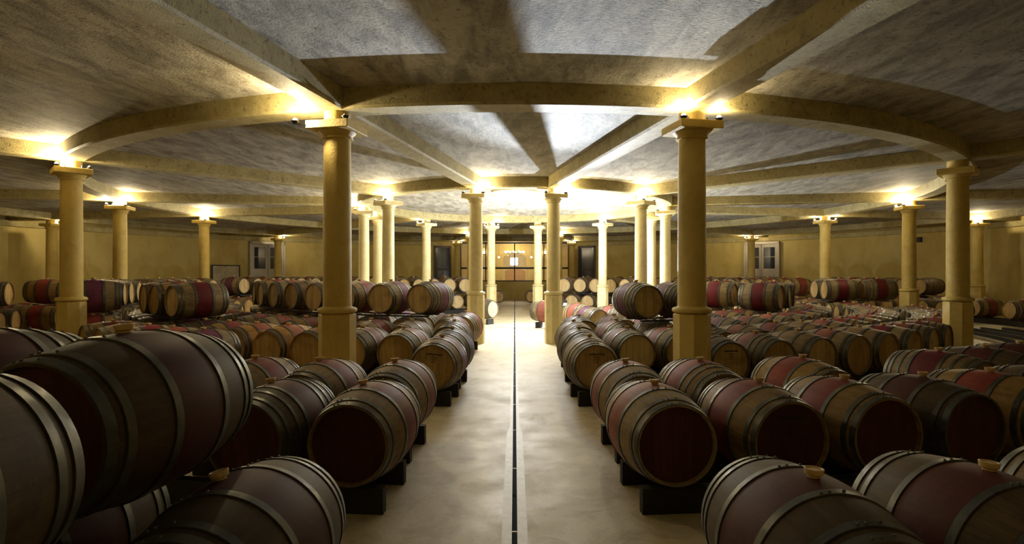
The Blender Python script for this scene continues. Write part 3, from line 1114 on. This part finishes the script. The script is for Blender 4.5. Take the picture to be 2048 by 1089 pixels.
# glazed screen at the far end of the aisle and the room behind it
YG = CY + R_WALL * math.cos(R(10.4))
XG = R_WALL * math.sin(R(10.4))
bm = bmesh.new()
box(bm, (0, YG + 0.1, 0.6), (2 * XG + 0.1, 0.2, 1.2))
structure(link_obj('wall_back', to_mesh('wall_back', bm, M['wall'])), 'low ochre wall under the glazed screen', 'wall')
t = bpy.data.objects.new('window_1', None)
COL.objects.link(t)
t.location = (0, YG + 0.1, 0)
structure(t, 'wide black-framed glazed screen closing the far end of the aisle', 'window')
bm = bmesh.new()
for x in (-XG + 0.03, -1.95, 0.0, 1.98, XG - 0.03):
    box(bm, (x, 0, 2.5), (0.07, 0.08, 2.6))
for zz, hh in ((1.23, 0.08), (2.10, 0.12), (3.80, 0.1)):
    box(bm, (0, 0, zz), (2 * XG, 0.08, hh))
link_obj('window_frame', to_mesh('window_frame', bm, M['black_metal']), t)
xs = [-XG + 0.03, -1.95, 0.0, 1.98, XG - 0.03]
for x0, x1 in zip(xs, xs[1:]):
    for z0, z1 in ((1.27, 2.04), (2.16, 3.75)):
        bm = bmesh.new()
        box(bm, ((x0 + x1) / 2, 0, (z0 + z1) / 2), (x1 - x0 - 0.07, 0.012, z1 - z0))
        link_obj('pane', to_mesh('pane', bm, M['glass']), t)

# room behind
YB = YG + 0.3
YE = 51.0
bm = bmesh.new()
box(bm, (0, (YB + YE) / 2, -0.05), (9.0, YE - YB + 0.4, 0.1))
structure(link_obj('floor_back', to_mesh('floor_back', bm, M['floor'])), 'floor of the bright room behind the glazing', 'floor')
bm = bmesh.new()
box(bm, (0, (YB + YE) / 2, 4.15), (9.0, YE - YB + 0.4, 0.1))
structure(link_obj('ceiling_back', to_mesh('ceiling_back', bm, M['cream'])), 'ceiling of the bright room behind the glazing', 'ceiling')
for nm, c, s in (('wall_back_left', (-4.5, (YB + YE) / 2, 2.05), (0.1, YE - YB + 0.4, 4.1)), ('wall_back_right', (4.5, (YB + YE) / 2, 2.05), (0.1, YE - YB + 0.4, 4.1)),
                 ('wall_back_end', (0, YE + 0.1, 2.05), (9.0, 0.1, 4.1))):
    bm = bmesh.new()
    box(bm, c, s)
    structure(link_obj(nm, to_mesh(nm, bm, M['cream'])), 'cream wall of the bright room behind the glazing', 'wall')
# arch across the room
bm = bmesh.new()
yA = 46.8
out = [(-4.4, 0.0), (-4.4, 4.09), (4.4, 4.09), (4.4, 0.0)]
inn = [(0.95, 0.0), (0.95, 2.95)] + [(0.95 * math.cos(R(x)), 2.95 + 0.45 * math.sin(R(x))) for x in range(15, 180, 15)] + [(-0.95, 2.95), (-0.95, 0.0)]
vs = [bm.verts.new((x, yA, z)) for x, z in [(-0.95, 0.0), (-4.4, 0.0), (-4.4, 4.09), (4.4, 4.09), (4.4, 0.0)] + inn[:-1]]
f = bm.faces.new(vs)
r = bmesh.ops.extrude_face_region(bm, geom=[f])
bmesh.ops.translate(bm, vec=(0, 0.3, 0), verts=[v for v in r['geom'] if isinstance(v, bmesh.types.BMVert)])
structure(link_obj('trim_3', to_mesh('trim', bm, M['wall'])), 'ochre wall with an arched opening in the back room', 'wall')
# bright window in the end wall
t = bpy.data.objects.new('window_2', None)
COL.objects.link(t)
t.location = (-0.05, YE + 0.02, 2.80)
structure(t, 'small bright window in the end wall of the back room', 'window')
bm = bmesh.new()
box(bm, (0, 0, 0), (0.66, 0.02, 0.66))
link_obj('pane', to_mesh('pane', bm, M['day_window']), t)
bm = bmesh.new()
for sx in (-1, 1):
    box(bm, (sx * 0.36, -0.01, 0), (0.06, 0.05, 0.78))
    box(bm, (0, -0.01, sx * 0.36), (0.78, 0.05, 0.06))
link_obj('window_frame', to_mesh('window_frame', bm, M['cream']), t)
# tan arched cabinet under the window
t = thing('arched_cabinet', 'tan wooden cabinet with an arched front below the bright window', 'cabinet', (0.05, 48.6, 0))
bm = bmesh.new()
vs = [bm.verts.new((x, 0.0, z)) for x, z in [(-0.85, 0.0), (0.85, 0.0), (0.85, 1.95)] + [(0.85 * math.cos(R(x)), 1.95 + 0.16 * math.sin(R(x))) for x in range(20, 180, 20)] + [(-0.85, 1.95)]]
r = bmesh.ops.extrude_face_region(bm, geom=[bm.faces.new(vs)])
bmesh.ops.translate(bm, vec=(0, 0.5, 0), verts=[v for v in r['geom'] if isinstance(v, bmesh.types.BMVert)])
link_obj('body', to_mesh('body', bm, M['tan_wood']), t)
bm = bmesh.new()
box(bm, (0, -0.02, 0.06), (1.74, 0.05, 0.12))
for sx in (-1, 1):
    box(bm, (sx * 0.82, -0.02, 1.0), (0.06, 0.05, 1.8))
link_obj('trim', to_mesh('trim', bm, M['tan_wood']), t)


def bulb_mesh(rad, mat):
    bm = bmesh.new()
    bmesh.ops.create_uvsphere(bm, u_segments=12, v_segments=8, radius=rad)
    return to_mesh('bulb', bm, mat, 60)


ME_SB = bulb_mesh(0.07, M['bulb_small'])
# chandelier
t = thing('chandelier', 'chandelier with a ring of bright bulbs in the back room', 'chandelier', (0, 45.2, 3.35))
bm = bmesh.new()
lathe_z(bm, [(0.72, -0.01), (0.75, 0.0), (0.72, 0.01)], 32, True)
box(bm, (0, 0, 0), (1.44, 0.02, 0.015))
link_obj('ring', to_mesh('ring', bm, M['black_metal'], 40), t)
bm = bmesh.new()
lathe_z(bm, [(0.012, 0.0), (0.012, 0.74)], 8)
link_obj('rod', to_mesh('rod', bm, M['black_metal'], 40), t)
for k in range(10):
    link_obj('bulb', ME_SB, t, (0.74 * math.cos(k * PI / 5 + 0.2), 0.74 * math.sin(k * PI / 5 + 0.2), 0.085))
l = bpy.data.lights.new('chandelier_lamp', 'POINT')
l.energy = 180
l.color = (1.0, 0.84, 0.58)
l.shadow_soft_size = 0.3
lo = bpy.data.objects.new('lamp_light', l)
COL.objects.link(lo)
lo.parent = t
lo.location = (0, 0, 0.25)
t = thing('alcove_fill_lamp', 'added fill lamp inside the arched alcove above the tan cabinet', 'lamp', (0, 48.4, 3.98))  # unseen lamp added to brighten the alcove and the cabinet
bm = bmesh.new()
lathe_z(bm, [(0.10, 0.12), (0.10, 0.0), (0.06, -0.02)], 20)
link_obj('rim', to_mesh('rim', bm, M['black_metal'], 40), t)
link_obj('bulb', ME_SB, t, (0, 0, -0.06))
l = bpy.data.lights.new('alcove_fill_bulb', 'POINT')
l.energy = 110
l.color = (1.0, 0.86, 0.6)
l.shadow_soft_size = 0.1
lo = bpy.data.objects.new('lamp_light', l)
COL.objects.link(lo)
lo.parent = t
lo.location = (0, 0, -0.25)
# pendants and sconces of the back room
for x, side in ((-1.2, 'left'), (1.28, 'right')):
    t = thing('pendant_lamp', 'small lit pendant lamp %s of the bright window' % side, 'lamp', (x, 44.0, 2.98), 0, 'pendant lamps in the back room')
    link_obj('bulb', ME_SB, t)
    bm = bmesh.new()
    lathe_z(bm, [(0.008, 0.06), (0.008, 1.12)], 8)
    link_obj('cord', to_mesh('cord', bm, M['black_metal'], 40), t)
for x, side in ((-2.45, 'left'), (2.45, 'right')):
    t = thing('wall_sconce', 'bright wall sconce on the %s of the arch in the back room' % side, 'lamp', (x, yA - 0.02, 3.45), 0, 'sconces in the back room')
    bm = bmesh.new()
    box(bm, (0, -0.02, -0.12), (0.1, 0.06, 0.14))
    link_obj('plate', to_mesh('plate', bm, M['black_metal']), t)
    link_obj('bulb', bulb_mesh(0.11, M['bulb_small']), t, (0, -0.13, 0))
print('barrels with parts', len(BARRELS), 'objects', len(bpy.data.objects))
